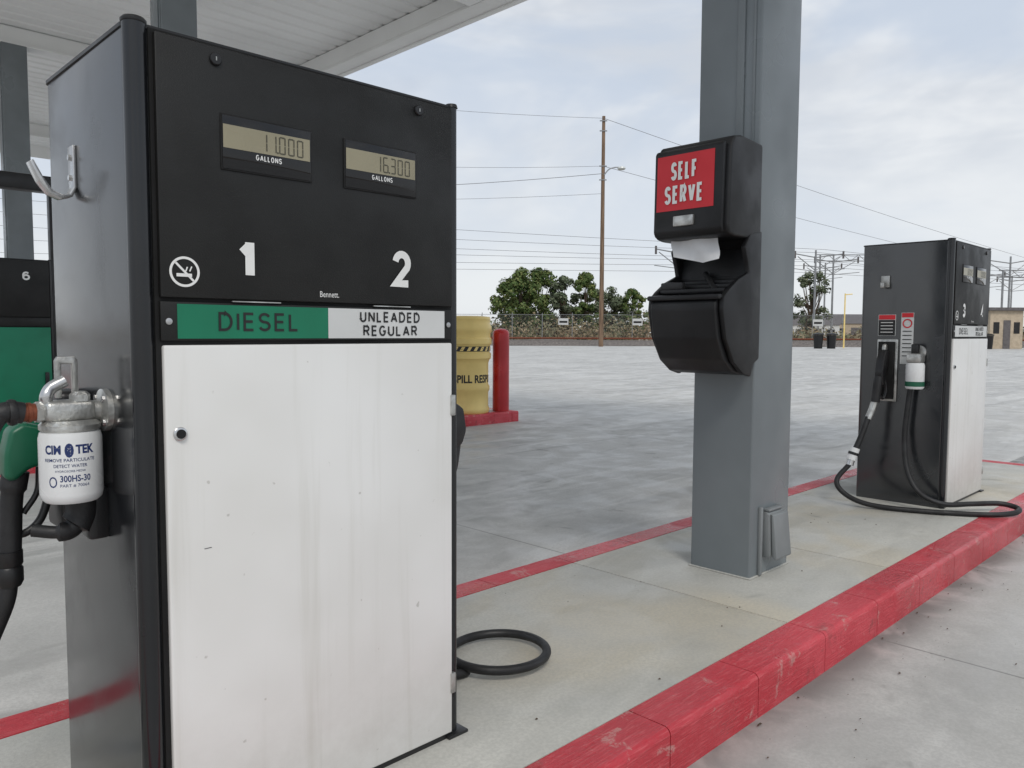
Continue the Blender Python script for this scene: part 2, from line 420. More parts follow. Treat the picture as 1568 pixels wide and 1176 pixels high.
    bx('floor_bracket',1.20,1.262,1.43,1.50,-1.0,-.992,M['black'],bev=.002)
    bx('floor_bracket_b',.57,.60,1.425,1.46,-1.0,-.985,M['black'],bev=.002)
    return e
def hanging_gear(dx,dy,e,near=True):
    OFF[:]=[dx,dy,1.13]
    if near:
        pr=[(.495,.368),(.489,.368),(.489,.285),(.482,.272),(.468,.268),(.452,.275),(.436,.298),(.420,.330),(.414,.326),(.430,.290),(.447,.268),(.468,.260),(.487,.266),(.495,.285)]
        prism('hose_hook',pr,'XZ',1.742,1.775,M['steel'],e,bev=.0012)
        lathe('hook_bolt',[(.006,0),(.006,-.005)],(.489,1.758,.345),M['steel'],e,6,'X')
        lathe('hook_bolt_b',[(.006,0),(.006,-.005)],(.489,1.758,.305),M['steel'],e,6,'X')
        yy=1.60
        lathe('pipe_flange',[(.040,0),(.040,-.010),(.028,-.014),(.020,-.016)],(.495,yy,-.15),M['alu'],e,32,'X')
        for k in range(4):
            a=math.pi/4+k*math.pi/2; lathe('flange_bolt_%d'%k,[(.006,0),(.006,-.006)],(.485,yy+.031*math.cos(a),-.15+.031*math.sin(a)),M['steel'],e,6,'X')
        cyl('flange_pipe',(.485,yy,-.15),(.455,yy,-.15),.019,.019,M['alu'],e)
        c=(.430,yy,0)
        box('filter_head',.385,.468,yy-.028,yy+.028,-.166,-.128,M['alu'],e,bev=.010,seg=3)
        lathe('filter_head_port',[(.018,-.130),(.018,-.118),(.012,-.112),(.001,-.112)],(.445,yy-.01,0),M['alu'],e,6)
        lathe('filter_head_rim',[(.047,-.184),(.051,-.180),(.051,-.172),(.043,-.164)],c,M['alu'],e,40)
        lathe('filter_can',[(.044,-.314),(.050,-.308),(.0525,-.297),(.0525,-.196),(.050,-.186),(.047,-.184)],c,M['can'],e,48)
        A=math.atan2(-yy,-.43)-.05
        r=.0528
        textcyl('filter_brand','CIM     TEK',c,r,A-.80,A+.80,-.222,-.205,M['blue'],e,.04)
        textcyl('filter_line1','REMOVE PARTICULATE',c,r,A-.82,A+.82,-.2355,-.2295,M['blue'],e,.01)
        textcyl('filter_line2','DETECT WATER',c,r,A-.5,A+.55,-.246,-.240,M['blue'],e,.01)
        textcyl('filter_line3','HYDROSORB MEDIA',c,r,A-.45,A+.5,-.2545,-.2505,M['blue'],e,.0)
        textcyl('filter_line4','300HS-30',c,r,A-.3,A+.65,-.272,-.260,M['blue'],e,.02)
        textcyl('filter_line5','PART # 70064',c,r,A-.3,A+.6,-.282,-.276,M['blue'],e,.0)
        textcyl('filter_logo','O',c,r,A-.68,A-.40,-.282,-.262,M['blue'],e,.0)
        textcyl('filter_logo_b','O',c,r,A-.14,A+.14,-.228,-.202,M['blue'],e,.08)
        textcyl('filter_logo_c','*',c,r+.0003,A-.09,A+.09,-.222,-.208,M['blue'],e,.02)
        prism('filter_bracket',[(.412,-.125),(.412,-.055),(.417,-.048),(.445,-.048),(.450,-.055),(.450,-.125),(.440,-.125),(.440,-.062),(.422,-.062),(.422,-.125)],'XZ',yy+.012,yy+.024,M['alu'],e,bev=.002)
        tube('filter_elbow',[(.392,yy,-.135),(.392,yy-.004,-.118),(.402,yy,-.104),(.424,yy,-.092)],.011,M['steel'],e,14)
        cyl('hex_nut',(.388,yy,-.147),(.374,yy,-.147),.020,.020,M['alu'],e,6)
        cyl('rusty_coupling',(.376,yy,-.147),(.352,yy,-.147),.016,.016,M['brass'],e)
        lathe('rusty_coupling_ridge',[(.018,-.003),(.018,.003)],(.364,yy,-.147),M['brass'],e,24,'X')
        tube('hose_swivel',[(.355,yy,-.147),(.335,yy,-.144),(.318,yy,-.150),(.303,yy,-.175),(.300,yy,-.21),(.302,yy+.02,-.30)],[.019]*16+[.017]*17+[.014]*8,M['rubber'],e,16)
        lathe('swivel_collar',[(.022,-.006),(.024,0),(.022,.006)],(.338,yy,-.145),M['rubber'],e,24,'X')
        yn=1.76
        box('nozzle_boot',.440,.495,yn-.055,yn+.055,-.40,-.12,M['black'],e,bev=.012,seg=3)
        prism('nozzle_grip',[(.425,-.190),(.385,-.178),(.362,-.192),(.352,-.235),(.350,-.285),(.368,-.292),(.392,-.270),(.425,-.262)],'XZ',yn-.030,yn+.030,M['greengrip'],e,bev=.010,seg=3)
        tube('nozzle_spout',[(.42,yn,-.21),(.455,yn,-.20),(.475,yn,-.25)],.013,M['alu'],e)
        tube('nozzle_lever_guard',[(.425,yn,-.255),(.43,yn,-.32),(.415,yn,-.375),(.385,yn,-.40),(.358,yn,-.39)],.008,M['black'],e,10)
        tube('nozzle_lever',[(.415,yn,-.27),(.41,yn,-.32),(.385,yn,-.36)],.006,M['black'],e,8)
        tube('nozzle_handle',[(.375,yn,-.275),(.366,yn,-.33),(.362,yn,-.40),(.360,yn,-.44)],[.024]*6+[.020]*19,M['rubber'],e,16)
        lathe('breakaway',[(.019,-.50),(.024,-.49),(.024,-.465),(.021,-.46),(.024,-.455),(.024,-.43)],(.358,yn,0),M['black'],e,20)
        tube('nozzle_hose',[(.358,yn,-.48),(.350,yn,-.53),(.325,yn+.01,-.60),(.28,yn+.03,-.72),(.22,yn+.05,-.86),(.10,yn+.08,-.97),(-.1,yn+.05,-.985),(-.3,yn-.05,-.985)],.016,M['rubber'],e,14)
        tube('drain_elbow',[(.455,yy+.03,-.31),(.452,yy+.03,-.35),(.435,yy+.03,-.375),(.41,yy+.03,-.378),(.375,yy+.05,-.372)],[.028]*14+[.018]*10+[.012]*9,M['rubber'],e,16)
        box('drain_bracket',.46,.497,yy+.01,yy+.06,-.40,-.30,M['black'],e,bev=.006)
    else:
        X=.495
        box('hook_plate',X-.012,X,1.775,1.825,.275,.345,M['alu'],e,bev=.004)
        box('hook_arm',X-.060,X-.010,1.788,1.812,.27,.305,M['alu'],e,bev=.006)
        def rx(nm,ya,yb,za,zb,m,o=.002): mesh(nm,[(X-o,ya,za),(X-o,yb,za),(X-o,yb,zb),(X-o,ya,zb)],[(0,1,2,3)],m,e)
        rx('warning_sticker',1.735,1.835,-.01,.115,M['labelwhite'],.0015); rx('warning_sticker_black',1.738,1.832,-.008,.083,M['textblack'],.003); rx('warning_sticker_red',1.738,1.832,.086,.113,M['redlabel'],.003)
        for k in range(4): rx('sticker_line_%d'%k,1.75,1.82,.066-.019*k,.070-.019*k,M['textwhite'],.004)
        rx('notice_sticker',1.635,1.705,-.175,.125,M['labelwhite'],.0015); rx('notice_red',1.638,1.702,.098,.123,M['redlabel'],.003)
        vs=[];fs=[]
        for k in range(24):
            a=2*math.pi*k/24
            for r in (.020,.027): vs.append((X-.0035,1.67+r*math.cos(a),.062+r*math.sin(a)))
        for k in range(24): j=(k+1)%24; fs.append((2*k,2*k+1,2*j+1,2*j))
        mesh('notice_ring',vs,fs,M['redlabel'],e)
        for k in range(7): rx('notice_line_%d'%k,1.645,1.695,.014-.024*k,.019-.024*k,M['textblack'],.0035)
        box('holster_plate',X-.012,X,1.715,1.835,-.40,-.03,M['alu'],e,bev=.008)
        box('holster_pocket',X-.03,X-.0125,1.728,1.822,-.385,-.045,M['dark'],e,bev=.004)
        prism('nozzle_body',[(X-.03,-.10),(X-.07,-.09),(X-.10,-.15),(X-.12,-.22),(X-.11,-.30),(X-.08,-.31),(X-.06,-.24),(X-.03,-.20)],'XZ',1.755,1.805,M['black'],e,bev=.010)
        tube('nozzle_spout',[(X-.05,1.78,-.13),(X-.04,1.78,-.07),(X-.02,1.78,-.10)],.013,M['alu'],e)
        tube('nozzle_guard',[(X-.06,1.77,-.24),(X-.05,1.76,-.33),(X-.07,1.77,-.38),(X-.11,1.79,-.34)],.008,M['black'],e,8)
        tube('nozzle_handle',[(X-.10,1.785,-.25),(X-.115,1.79,-.34),(X-.12,1.795,-.40)],.026,M['rubber'],e)
        tube('nozzle_swivel',[(X-.12,1.795,-.39),(X-.13,1.805,-.44),(X-.15,1.82,-.50)],.020,M['alu'],e)
        tube('whip_hose',[(X-.15,1.82,-.49),(X-.19,1.84,-.60),(X-.22,1.86,-.68)],.017,M['rubber'],e)
        tube('breakaway_coupling',[(X-.22,1.86,-.67),(X-.24,1.875,-.74)],.027,M['can'],e,16,2)
        tube('breakaway_band',[(X-.228,1.866,-.695),(X-.232,1.869,-.71)],.0285,M['black'],e,16,2)
        tube('breakaway_band_b',[(X-.24,1.875,-.74),(X-.247,1.88,-.77)],.022,M['steel'],e,16,2)
        tube('hose',[(X-.247,1.88,-.765),(X-.30,1.93,-.86),(X-.31,1.88,-.93),(X-.30,1.75,-.975),(X-.24,1.55,-.985),(X-.14,1.34,-.985),(X-.02,1.18,-.985),(X+.10,1.105,-.98),(X+.185,1.115,-.97),(X+.17,1.20,-.955),(X+.04,1.31,-.955),(X-.08,1.42,-.955),(X-.13,1.53,-.90),(X-.10,1.61,-.78),(X-.07,1.64,-.60),(X-.06,1.632,-.42),(X-.06,1.615,-.25)],.0145,M['rubber'],e,12)
        yy=1.60
        lathe('pipe_flange',[(.04,0),(.04,-.012),(.02,-.016)],(X,yy,-.105),M['alu'],e,24,'X')
        box('filter_head',X-.10,X-.014,yy-.04,yy+.04,-.165,-.11,M['alu'],e,bev=.012)
        box('filter_elbow',X-.085,X-.04,yy-.02,yy+.02,-.115,-.055,M['black'],e,bev=.01)
        lathe('filter_can',[(.043,-.315),(.050,-.305),(.050,-.18),(.045,-.165)],(X-.058,yy,0),M['can'],e,32)
        lathe('filter_can_band',[(.0503,-.300),(.0505,-.297),(.0505,-.275),(.0503,-.272)],(X-.058,yy,0),M['greengrip'],e,32)
e1=dispenser(0,0,'1','2','DIESEL',['UNLEADED','REGULAR'],M['green'],'11.000','16.300')
hanging_gear(0,0,e1,True)
OFF[:]=[0,0,1.13]
box('rear_nozzle_boot',1.238,1.285,1.53,1.64,-.46,-.17,M['black'],e1,bev=.012)
prism('rear_nozzle',[(1.285,-.20),(1.33,-.18),(1.365,-.20),(1.375,-.26),(1.36,-.30),(1.32,-.31),(1.285,-.28)],'XZ',1.56,1.61,M['rubber'],e1,bev=.012)
tube('rear_nozzle_handle',[(1.35,1.585,-.28),(1.335,1.585,-.36),(1.30,1.585,-.44),(1.29,1.60,-.52)],.018,M['rubber'],e1)
hp=[(1.29,1.60,-.50),(1.27,1.62,-.70),(1.27,1.64,-.88),(1.31,1.70,-.96)]
for k in range(0,20):
    a=math.radians(190-k*22); hp.append((1.612+.155*math.cos(a),1.695+.150*math.sin(a),-.985+.0012*k))
hp+= [(1.42,1.80,-.97),(1.30,1.83,-.90),(1.25,1.84,-.70)]
tube('coiled_hose',hp,.0135,M['rubber'],e1,14)
e2=dispenser(4.38,-.02,'3','4','DIESEL',['UNLEADED','REGULAR'],M['labelwhite'],'00.000','00.000')
hanging_gear(4.38,-.02,e2,False)
e3=dispenser(.655,5.97,'5','6','DIESEL',['DIESEL'],M['green'],'0','0',door=M['green'],dz=.05,simple=True)
OFF[:]=[.655,5.97,1.13]
for nm,(a,b) in {'mast_post_l':(.46,.50),'mast_post_r':(1.238,1.275)}.items():
    box(nm,a,b,1.46,1.53,-1,1.15,M['black'],e3,bev=.006)
box('mast_crossbar',.46,1.275,1.455,1.60,1.151,1.28,M['black'],e3,bev=.012)
# ------------------------------------------------------------ islands
def island(yoff,xb=6.95):
    OFF[:]=[0,yoff,0]
    e=empty('fuel_island',(2.5,1.7,0))
    z=.13
    y0,y1,y2,y3=1.085,1.218,2.205,2.335
    xj=2.55-.455*11
    xs=[]
    while xj<xb: xs.append(xj); xj+=.455
    xs.append(xb)
    g=.002
    def seg(nm,a,b,ya,yb,out):
        bt=.020
        A=[i*math.pi/2/7 for i in range(8)]
        if out<0: pf=[(yb,-.05),(yb,z)]+[(ya+bt-bt*math.sin(t),z-bt+bt*math.cos(t)) for t in A]+[(ya,-.05)]
        else: pf=[(ya,-.05),(ya,z)]+[(yb-bt+bt*math.sin(t),z-bt+bt*math.cos(t)) for t in A]+[(yb,-.05)]
        prism(nm,pf,'YZ',a,b,M['red'],e)
    for i in range(len(xs)-1):
        seg('front_kerb_%d'%i,xs[i]+g,xs[i+1]-g,y0,y1,-1)
        seg('back_kerb_%d'%i,xs[i]+g,xs[i+1]-g,y2,y3,1)
    box('kerb_joint_fill',xs[0],xb-.02,y0+.006,y1-.001,-.04,z-.005,M['joint'],e,bev=.016,seg=3)
    box('kerb_joint_fill_b',xs[0],xb-.02,y2+.001,y3-.006,-.04,z-.005,M['joint'],e,bev=.016,seg=3)
    box('end_kerb',xb+g,xb+.133,y0+.0,y3,-.05,z-.001,M['red'],e,bev=.02,seg=4)
    cuts=[xs[0],.05,2.55,3.475,4.70,xb]
    for i in range(len(cuts)-1):
        box('slab_%d'%i,cuts[i]+.003,cuts[i+1]-.003,y1+.003,y2-.003,-.05,z,M['island'],e,bev=.003)
    box('slab_bed',xs[0]+.01,xb-.01,y1-.001,y2+.001,-.05,z-.010,M['joint'],e)
    return e
island(0); island(5.965); island(11.93); island(17.9)
# ------------------------------------------------------------ canopy and columns
def column(yoff):
    OFF[:]=[0,yoff,0]
    e=empty('canopy_column',(3.05,1.68,.13))
    box('shaft',2.885,3.215,1.548,1.825,.13,5.30,M['grey'],e,bev=.008,seg=3)
    box('conduit_strip',2.876,2.8855,1.618,1.650,1.80,5.28,M['grey'],e,bev=.003)
    box('conduit_strip_b',2.879,2.8855,1.572,1.582,1.80,5.28,M['grey'],e,bev=.002)
    box('grout_base',2.878,3.222,1.541,1.832,.131,.136,M['island'],e,bev=.002)
    return e
cols=[column(y) for y in (0,5.965,11.93,17.9)]
OFF[:]=[0,0,0]
e=cols[0]
box('outlet_conduit',2.945,2.965,1.532,1.549,.135,.42,M['grey2'],e,bev=.006)
prism('outlet_box',[(1.548,.395),(1.530,.395),(1.520,.385),(1.512,.215),(1.520,.205),(1.548,.205)],'YZ',2.985,3.11,M['grey2'],e,bev=.004)
prism('outlet_lid',[(1.516,.388),(1.505,.382),(1.486,.205),(1.492,.197),(1.508,.213)],'YZ',2.995,3.125,M['grey2'],e,bev=.003)
box('outlet_hinge',2.99,3.115,1.520,1.549,.397,.408,M['grey2'],e,bev=.004)
cn=empty('canopy_roof',(3,9,5.3))
X0,X1,Y0,Y1=-1.16,7.26,-1.35,21.8
pf=[];y=Y0;per=.30
while y<Y1-.01:
    pf+=[(y,5.58),(y+.19,5.58),(y+.215,5.60),(y+.275,5.60)]; y+=per
vs=[];fs=[]
for i,(a,b) in enumerate(pf): vs+=[(X0,a,b),(X1-.1,a,b)]
for i in range(len(pf)-1): fs.append((2*i,2*i+1,2*i+3,2*i+2))
mesh('deck',vs,fs,M['canopy'],cn)
box('roof_top',X0,X1,Y0,Y1,5.70,5.74,M['canopy'],cn)
for i,yc in enumerate((1.68,7.645,13.61,19.58)):
    box('girder_web_%d'%i,X0+.3,6.86,yc-.03,yc+.03,5.33,5.575,M['canopy'],cn)
    box('girder_flange_%d'%i,X0+.3,6.86,yc-.12,yc+.12,5.30,5.328,M['canopy'],cn)
    box('girder_stub_%d'%i,6.70,6.86,yc-.14,yc+.14,5.335,5.50,M['canopy'],cn)
box('gutter_soffit',6.88,X1,Y0,Y1,5.30,5.34,M['canopy'],cn,bev=.004)
box('fascia_lip',6.88,6.91,Y0,Y1,5.341,5.57,M['canopy'],cn)
box('fascia_right',X1-.03,X1,Y0,Y1,5.341,5.80,M['canopy'],cn)
box('drip_edge',X1-.12,X1-.08,Y0,Y1,5.28,5.299,M['canopy'],cn)
box('fascia_left',X0-.03,X0-.001,Y0,Y1,5.30,5.80,M['canopy'],cn)
box('fascia_front',X0,X1-.031,Y0-.03,Y0-.001,5.30,5.80,M['canopy'],cn)
box('fascia_back',X0,X1-.031,Y1+.001,Y1+.03,5.30,5.80,M['canopy'],cn)
# ------------------------------------------------------------ windshield service unit on column
OFF[:]=[-.01,0,1.13]
w=empty('windshield_service_station',(2.75,1.69,-.16))
P=M['plastic']
prism('towel_housing',[(2.893,.735),(2.73,.745),(2.675,.735),(2.652,.70),(2.640,.40),(2.650,.372),(2.69,.365),(2.79,.365),(2.82,.33),(2.893,.33)],'XZ',1.53,1.862,P,w,bev=.012,seg=3)
prism('face_frame',[(2.640,.715),(2.628,.700),(2.622,.395),(2.634,.375),(2.655,.39),(2.66,.70)],'XZ',1.548,1.852,P,w,bev=.006)
mesh('self_serve_sign',[(2.6215,1.838,.475),(2.6215,1.583,.475),(2.6265,1.583,.688),(2.6265,1.838,.688)],[(0,1,2,3)],M['redlabel'],w)
stext('self_text','SELF',(2.6200,1.772,.590),(0,-1,0),(.02,0,1),.118,.070,M['textwhite'],w,.17,.22)
stext('serve_text','SERVE',(2.6185,1.799,.500),(0,-1,0),(.02,0,1),.172,.070,M['textwhite'],w,.17,.22)
box('lock_window',2.612,2.63,1.665,1.755,.412,.452,M['alu'],w,bev=.004)
vs=[];fs=[]
for i in range(9):
    t=i/8
    for j in range(7):
        s=j/6; vs.append((2.70+.012*math.sin(s*9+t*3)-.02*t,1.60+.20*s+.01*math.sin(t*5),.40-.13*t*(1-.35*abs(s-.3))))
for i in range(8):
    for j in range(6): a=i*7+j; fs.append((a,a+1,a+8,a+7))
mesh('paper_towel',vs,fs,M['paper'],w,60)
prism('spine',[(2.893,.34),(2.83,.34),(2.815,.24),(2.80,.15),(2.893,.15)],'XZ',1.545,1.85,P,w,bev=.006)
cheek=[(2.893,.40),(2.80,.38),(2.765,.33),(2.79,.27),(2.80,.235),(2.72,.205),(2.655,.165),(2.618,.135),(2.612,.09),(2.640,-.02),(2.70,-.11),(2.77,-.155),(2.83,-.17),(2.85,-.12),(2.893,-.10)]
prism('cheek_near',cheek,'XZ',1.527,1.548,P,w,bev=.005)
prism('cheek_far',cheek,'XZ',1.846,1.866,P,w,bev=.005)
prism('bin_front',[(2.612,.13),(2.598,.115),(2.596,.09),(2.616,-.02),(2.66,-.10),(2.73,-.150),(2.82,-.165),(2.893,-.12),(2.893,.06),(2.70,.10),(2.66,.13)],'XZ',1.551,1.843,P,w,bev=.008,seg=3)
box('bin_lip',2.592,2.625,1.535,1.858,.126,.146,P,w,bev=.007)
for k in range(4):
    box('squeegee_rack_%d'%k,2.66+.05*k,2.675+.05*k,1.552,1.842,.155+.018*k,.172+.018*k,P,w,bev=.004)
tube('squeegee_handle',[(2.68,1.60,.16),(2.74,1.66,.20),(2.80,1.72,.24)],.010,M['rubber'],w)
box('squeegee_head',2.66,2.69,1.74,1.84,.17,.20,M['rubber'],w,bev=.006)
# ------------------------------------------------------------ ground
OFF[:]=[0,0,0]
def FR(F,R): return (.702*F+.712*R,.712*F-.702*R)
def quadFR(name,F0,F1,R0,R1,z,m):
    return mesh(name,[FR(F0,R0)+(z,),FR(F1,R0)+(z,),FR(F1,R1)+(z,),FR(F0,R1)+(z,)],[(0,1,2,3)],m)
quadFR('ground',-900,1500,-1500,1500,-.012,M['dirt'])
quadFR('concrete_lot',-40,67,-90,110,-.004,M['lot'])
vs=[];fs=[];n=60
for i in range(n+1):
    R=-90+i*200/n
    for F,z in ((67.5,0),(69,.35),(74,.5),(76,.2),(78,0)):
        vs.append(FR(F,R)+(z+random.uniform(-.05,.05)-.02,))
for i in range(n):
    for k in range(4): a=i*5+k; fs.append((a,a+1,a+6,a+5))
mesh('railway_berm',vs,fs,M['ballast'],None,60)
ra=empty('railway_track',FR(71,0)+(.5,))
for k,F in enumerate((70.6,72.0)):
    a=FR(F,-90);b=FR(F,110)
    tube('rail_%d'%k,[a+(.62,),b+(.62,)],.07,M['brass'],ra,6,smooth=False)
vs=[];fs=[]
for k in range(260):
    x=random.uniform(1.2,7); yb=1.07-abs(random.gauss(0,.16))-.008
    if k%5==0: yb=random.uniform(-1.0,1.0)
    r=.0012+.0038*random.random()**3; z=.001
    i=len(vs); q=random.randint(4,6)
    st=random.uniform(1,2.2)
    for j in range(q):
        a=2*math.pi*j/q; rr=r*random.uniform(.5,1.2); vs.append((x+rr*math.cos(a)*st,yb+rr*math.sin(a),z))
    vs.append((x,yb,z+r*.7)); 
    for j in range(q): fs.append((i+j,i+(j+1)%q,i+q))
for k in range(60):
    x=random.uniform(1.3,6.6); yb=random.uniform(1.25,2.18); r=.0012+.0026*random.random()**2
    i=len(vs)
    for j in range(4):
        a=2*math.pi*j/4; vs.append((x+r*math.cos(a)*1.5,yb+r*math.sin(a),.1315))
    vs.append((x,yb,.1315+r)); 
    for j in range(4): fs.append((i+j,i+(j+1)%4,i+4))
mesh('leaf_litter',vs,fs,M['bark'])
# ------------------------------------------------------------ bollard + spill drum on second island
OFF[:]=[6.90,7.20,.13]
lathe('bollard',[(.105,0),(.105,.98),(.098,1.01),(.08,1.03),(.04,1.045),(.001,1.05)],(0,0,0),M['redbol'],None,32)
OFF[:]=[6.45,7.35,.13]
sd=empty('spill_response_drum',(0,0,0))
lathe('drum_body',[(.27,0),(.285,.02),(.285,.06),(.272,.08),(.272,.26),(.288,.29),(.288,.33),(.272,.36),(.272,.62),(.285,.66),(.305,.68),(.305,.74),(.29,.75),(.28,.79)],(0,0,0),M['yellow'],sd,48)
lathe('drum_lid',[(.290,.82),(.295,.84),(.312,.86),(.312,.92),(.298,.935),(.298,.99),(.312,1.01),(.312,1.07),(.295,1.10),(.295,1.15),(.30,1.16),(.29,1.19),(.20,1.20)],(0,0,0),M['yellow'],sd,48)
lathe('drum_band',[(.287,.765),(.296,.77),(.296,.825),(.287,.83)],(0,0,0),M['textblack'],sd,48)
vs=[];fs=[]
for k in range(22):
    a=2*math.pi*k/22; d=.13; i=len(vs)
    vs+=[(.2975*math.cos(a),.2975*math.sin(a),.772),(.2975*math.cos(a+d),.2975*math.sin(a+d),.772),(.2975*math.cos(a+1.8*d),.2975*math.sin(a+1.8*d),.823),(.2975*math.cos(a+.8*d),.2975*math.sin(a+.8*d),.823)]; fs.append((i,i+1,i+2,i+3))
mesh('band_stripes',vs,fs,M['yellow'],sd)
A=math.atan2(-7.35,-6.45)
textcyl('drum_text','SPILL RESPONSE',(0,0,0),.2735,A-.62,A+2.2,.38,.48,M['textblack'],sd,.03)
OFF[:]=[0,0,0]
# ------------------------------------------------------------ background
pp=FR(64.5,7.3)
po=empty('utility_pole',pp+(0,))
OFF[:]=[pp[0],pp[1],0]
cyl('pole_shaft',(0,0,-.2),(.15,.1,18.6),.20,.13,M['wood'],po,16)
u=(.712,-.702)
def A3(r,z,f=0): return (u[0]*r+.702*f,u[1]*r+.712*f,z)
tube('lamp_arm',[A3(.1,13.9),A3(.5,14.35),A3(1.0,14.5),A3(1.3,14.5)],.05,M['galv'],po,8)
lathe('lamp_head',[(.05,.14),(.30,.06),(.34,-.06),(.24,-.14)],A3(1.5,14.45),M['lampgl'],po,20)
for z in (18.2,17.4,14.6,13.5): 
    tube('insulator_bracket_%d'%int(z*10),[A3(-.3,z),A3(.3,z)],.05,M['galv'],po,6,smooth=False)
OFF[:]=[0,0,0]
wr=empty('overhead_wires',pp+(10,))
def wire(nm,F0,R0,z0,F1,R1,z1,sag=.6,r=.014,n=14):
    pts=[]
    for k in range(n+1):
        t=k/n; F=F0+(F1-F0)*t;R=R0+(R1-R0)*t; pts.append(FR(F,R)+(z0+(z1-z0)*t-4*sag*t*(1-t),))
    tube(nm,pts,r,M['wire'],wr,5,smooth=False)
wire('w1',64.5,7.3,18.4,58,-30,20.0,.6); wire('w1b',64.5,7.3,18.4,200,185,9,2.5,.02)
wire('w2',64.5,7.3,14.6,62,-40,16.5,1.0); wire('w3',64.5,7.3,14.0,62,-40,12.2,.8,.022)
wire('w4',64.5,7.3,12.4,62,-40,12.4,.8); wire('w2b',64.5,7.3,14.6,200,185,8.0,2.0,.018)
for k,(za,zb,s) in enumerate(((13.3,9.2,.3),(12.2,9.0,.5),(11.0,8.4,.4),(9.8,8.3,.3),(8.6,8.0,.25),(7.7,7.4,.1))):
    wire('cat_%d'%k,72+k,-50,za,76+k,30,zb,s,.018); wire('catb_%d'%k,76+k,30,zb,110,95,zb*.95,s,.018)
def mast(F,R,hh,flip=1):
    p=FR(F,R); OFF[:]=[p[0],p[1],0]
    e=empty('catenary_mast',(0,0,0))
    cyl('mast_shaft',(0,0,0),(0,0,hh),.13,.10,M['galv'],e,10)
    for s,k in ((flip,1.0),(-flip,.75)):
        tube('cantilever',[A3(0,hh-.8),A3(3.0*s*k,hh-.4)],.06,M['galv'],e,6,smooth=False)
        tube('cantilever_stay',[A3(0,hh-2.2),A3(2.6*s*k,hh-.7)],.05,M['galv'],e,6,smooth=False)
        tube('registration_arm',[A3(0,hh-2.3),A3(3.2*s*k,hh-2.0)],.04,M['galv'],e,6,smooth=False)
        cyl('insulator',A3(3.0*s*k,hh-.9),A3(3.0*s*k,hh-.1),.11,.11,M['roof'],e,8)
    OFF[:]=[0,0,0]
mast(78,16.4,9.8); mast(86,33.0,10.2); mast(110,43.6,11.0,-1); mast(96,39.0,10.6); mast(92,58.0,10.2,-1); mast(120,76,10); mast(105,62.5,9.6)
# portal gantry over the tracks
for F,R,wd,hh in ((104,40.5,7,11.5),(92,57.2,5,8.6)):
    p=FR(F,R); OFF[:]=[p[0],p[1],0]
    e=empty('rail_gantry',(0,0,0))
    for s in (0,wd): cyl('leg',A3(s,0),A3(s,hh),.12,.12,M['galv'],e,8)
    for z in (hh,hh-.8): tube('chord',[A3(-.5,z),A3(wd+.5,z)],.06,M['galv'],e,6,smooth=False)
    for k in range(int(wd)): tube('lattice_%d'%k,[A3(k,hh if k%2 else hh-.8),A3(k+1,hh-.8 if k%2 else hh)],.04,M['galv'],e,5,smooth=False)
    OFF[:]=[0,0,0]
fe=empty('chain_link_fence',FR(79,0)+(0,))
m,nt,b=newmat('chain_link'); 
pa=pos(nt)
sx=N(nt,'ShaderNodeSeparateXYZ'); link(nt,pa,sx.inputs[0])
hh=math_(nt,'SUBTRACT',math_(nt,'MULTIPLY',sx.outputs[0],.712),math_(nt,'MULTIPLY',sx.outputs[1],.702))
al=None
for sgn in (1,-1):
    q=math_(nt,'MODULO',math_(nt,'ADD',math_(nt,'ADD',hh,math_(nt,'MULTIPLY',sx.outputs[2],sgn)),500),.09)
    q=math_(nt,'LESS_THAN',q,.0035); al=q if al is None else math_(nt,'MAXIMUM',al,q)
link(nt,al,b.inputs['Alpha']); b.inputs['Base Color'].default_value=(.30,.31,.32,1); b.inputs['Roughness'].default_value=.5
FF=78.6
a=FR(FF,-60);c=FR(FF,110)
mesh('mesh_panel',[a+(.1,),c+(.1,),c+(2.9,),a+(2.9,)],[(0,1,2,3)],m,fe)
tube('top_rail',[FR(FF,-60)+(2.92,),FR(FF,110)+(2.92,)],.02,M['galv'],fe,6,smooth=False)
R=-60;k=0
while R<110:
    p=FR(FF-.05,R); cyl('post_%d'%k,p+(0,),p+(3.1,),.035,.035,M['galv'],fe,8); R+=3.0;k+=1
for k,R in enumerate((4.6,12.0,30)):
    p=FR(FF-.2,R); q=FR(FF-.2,R+1.0)
    s=empty('warning_sign',p+(1,))
    mesh('board',[p+(1.9,),q+(1.9,),q+(2.55,),p+(2.55,)],[(0,1,2,3)],M['labelwhite'],s)
    p2=FR(FF-.21,R+.1); q2=FR(FF-.21,R+.9)
    mesh('print',[p2+(2.1,),q2+(2.1,),q2+(2.3,),p2+(2.3,)],[(0,1,2,3)],M['textblack'],s)
def leafcloud(clusters,n,ls,vs,fs):
    for (cx,cy,cz,rx,ry,rz) in clusters:
        for i in range(n):
            d=Vector((random.gauss(0,1),random.gauss(0,1),random.gauss(0,1)+.001))
            d.normalize(); rr=random.random()**.45
            p=Vector((cx+d.x*rx*rr,cy+d.y*ry*rr,cz+d.z*rz*rr))
            if p.z<.05: continue
            a=(d*1.3+Vector((random.gauss(0,.5),random.gauss(0,.5),random.gauss(0,.5)+.25))).normalized(); b=a.orthogonal().normalized(); c2=a.cross(b)
            th=random.uniform(0,6.28); b,c2=b*math.cos(th)+c2*math.sin(th),c2*math.cos(th)-b*math.sin(th)
            s=ls*random.uniform(.5,1.3)
            k=len(vs)
            vs.extend([tuple(p+b*s),tuple(p+c2*s*.7),tuple(p-b*s),tuple(p-c2*s*.7)]); fs.append((k,k+1,k+2,k+3))
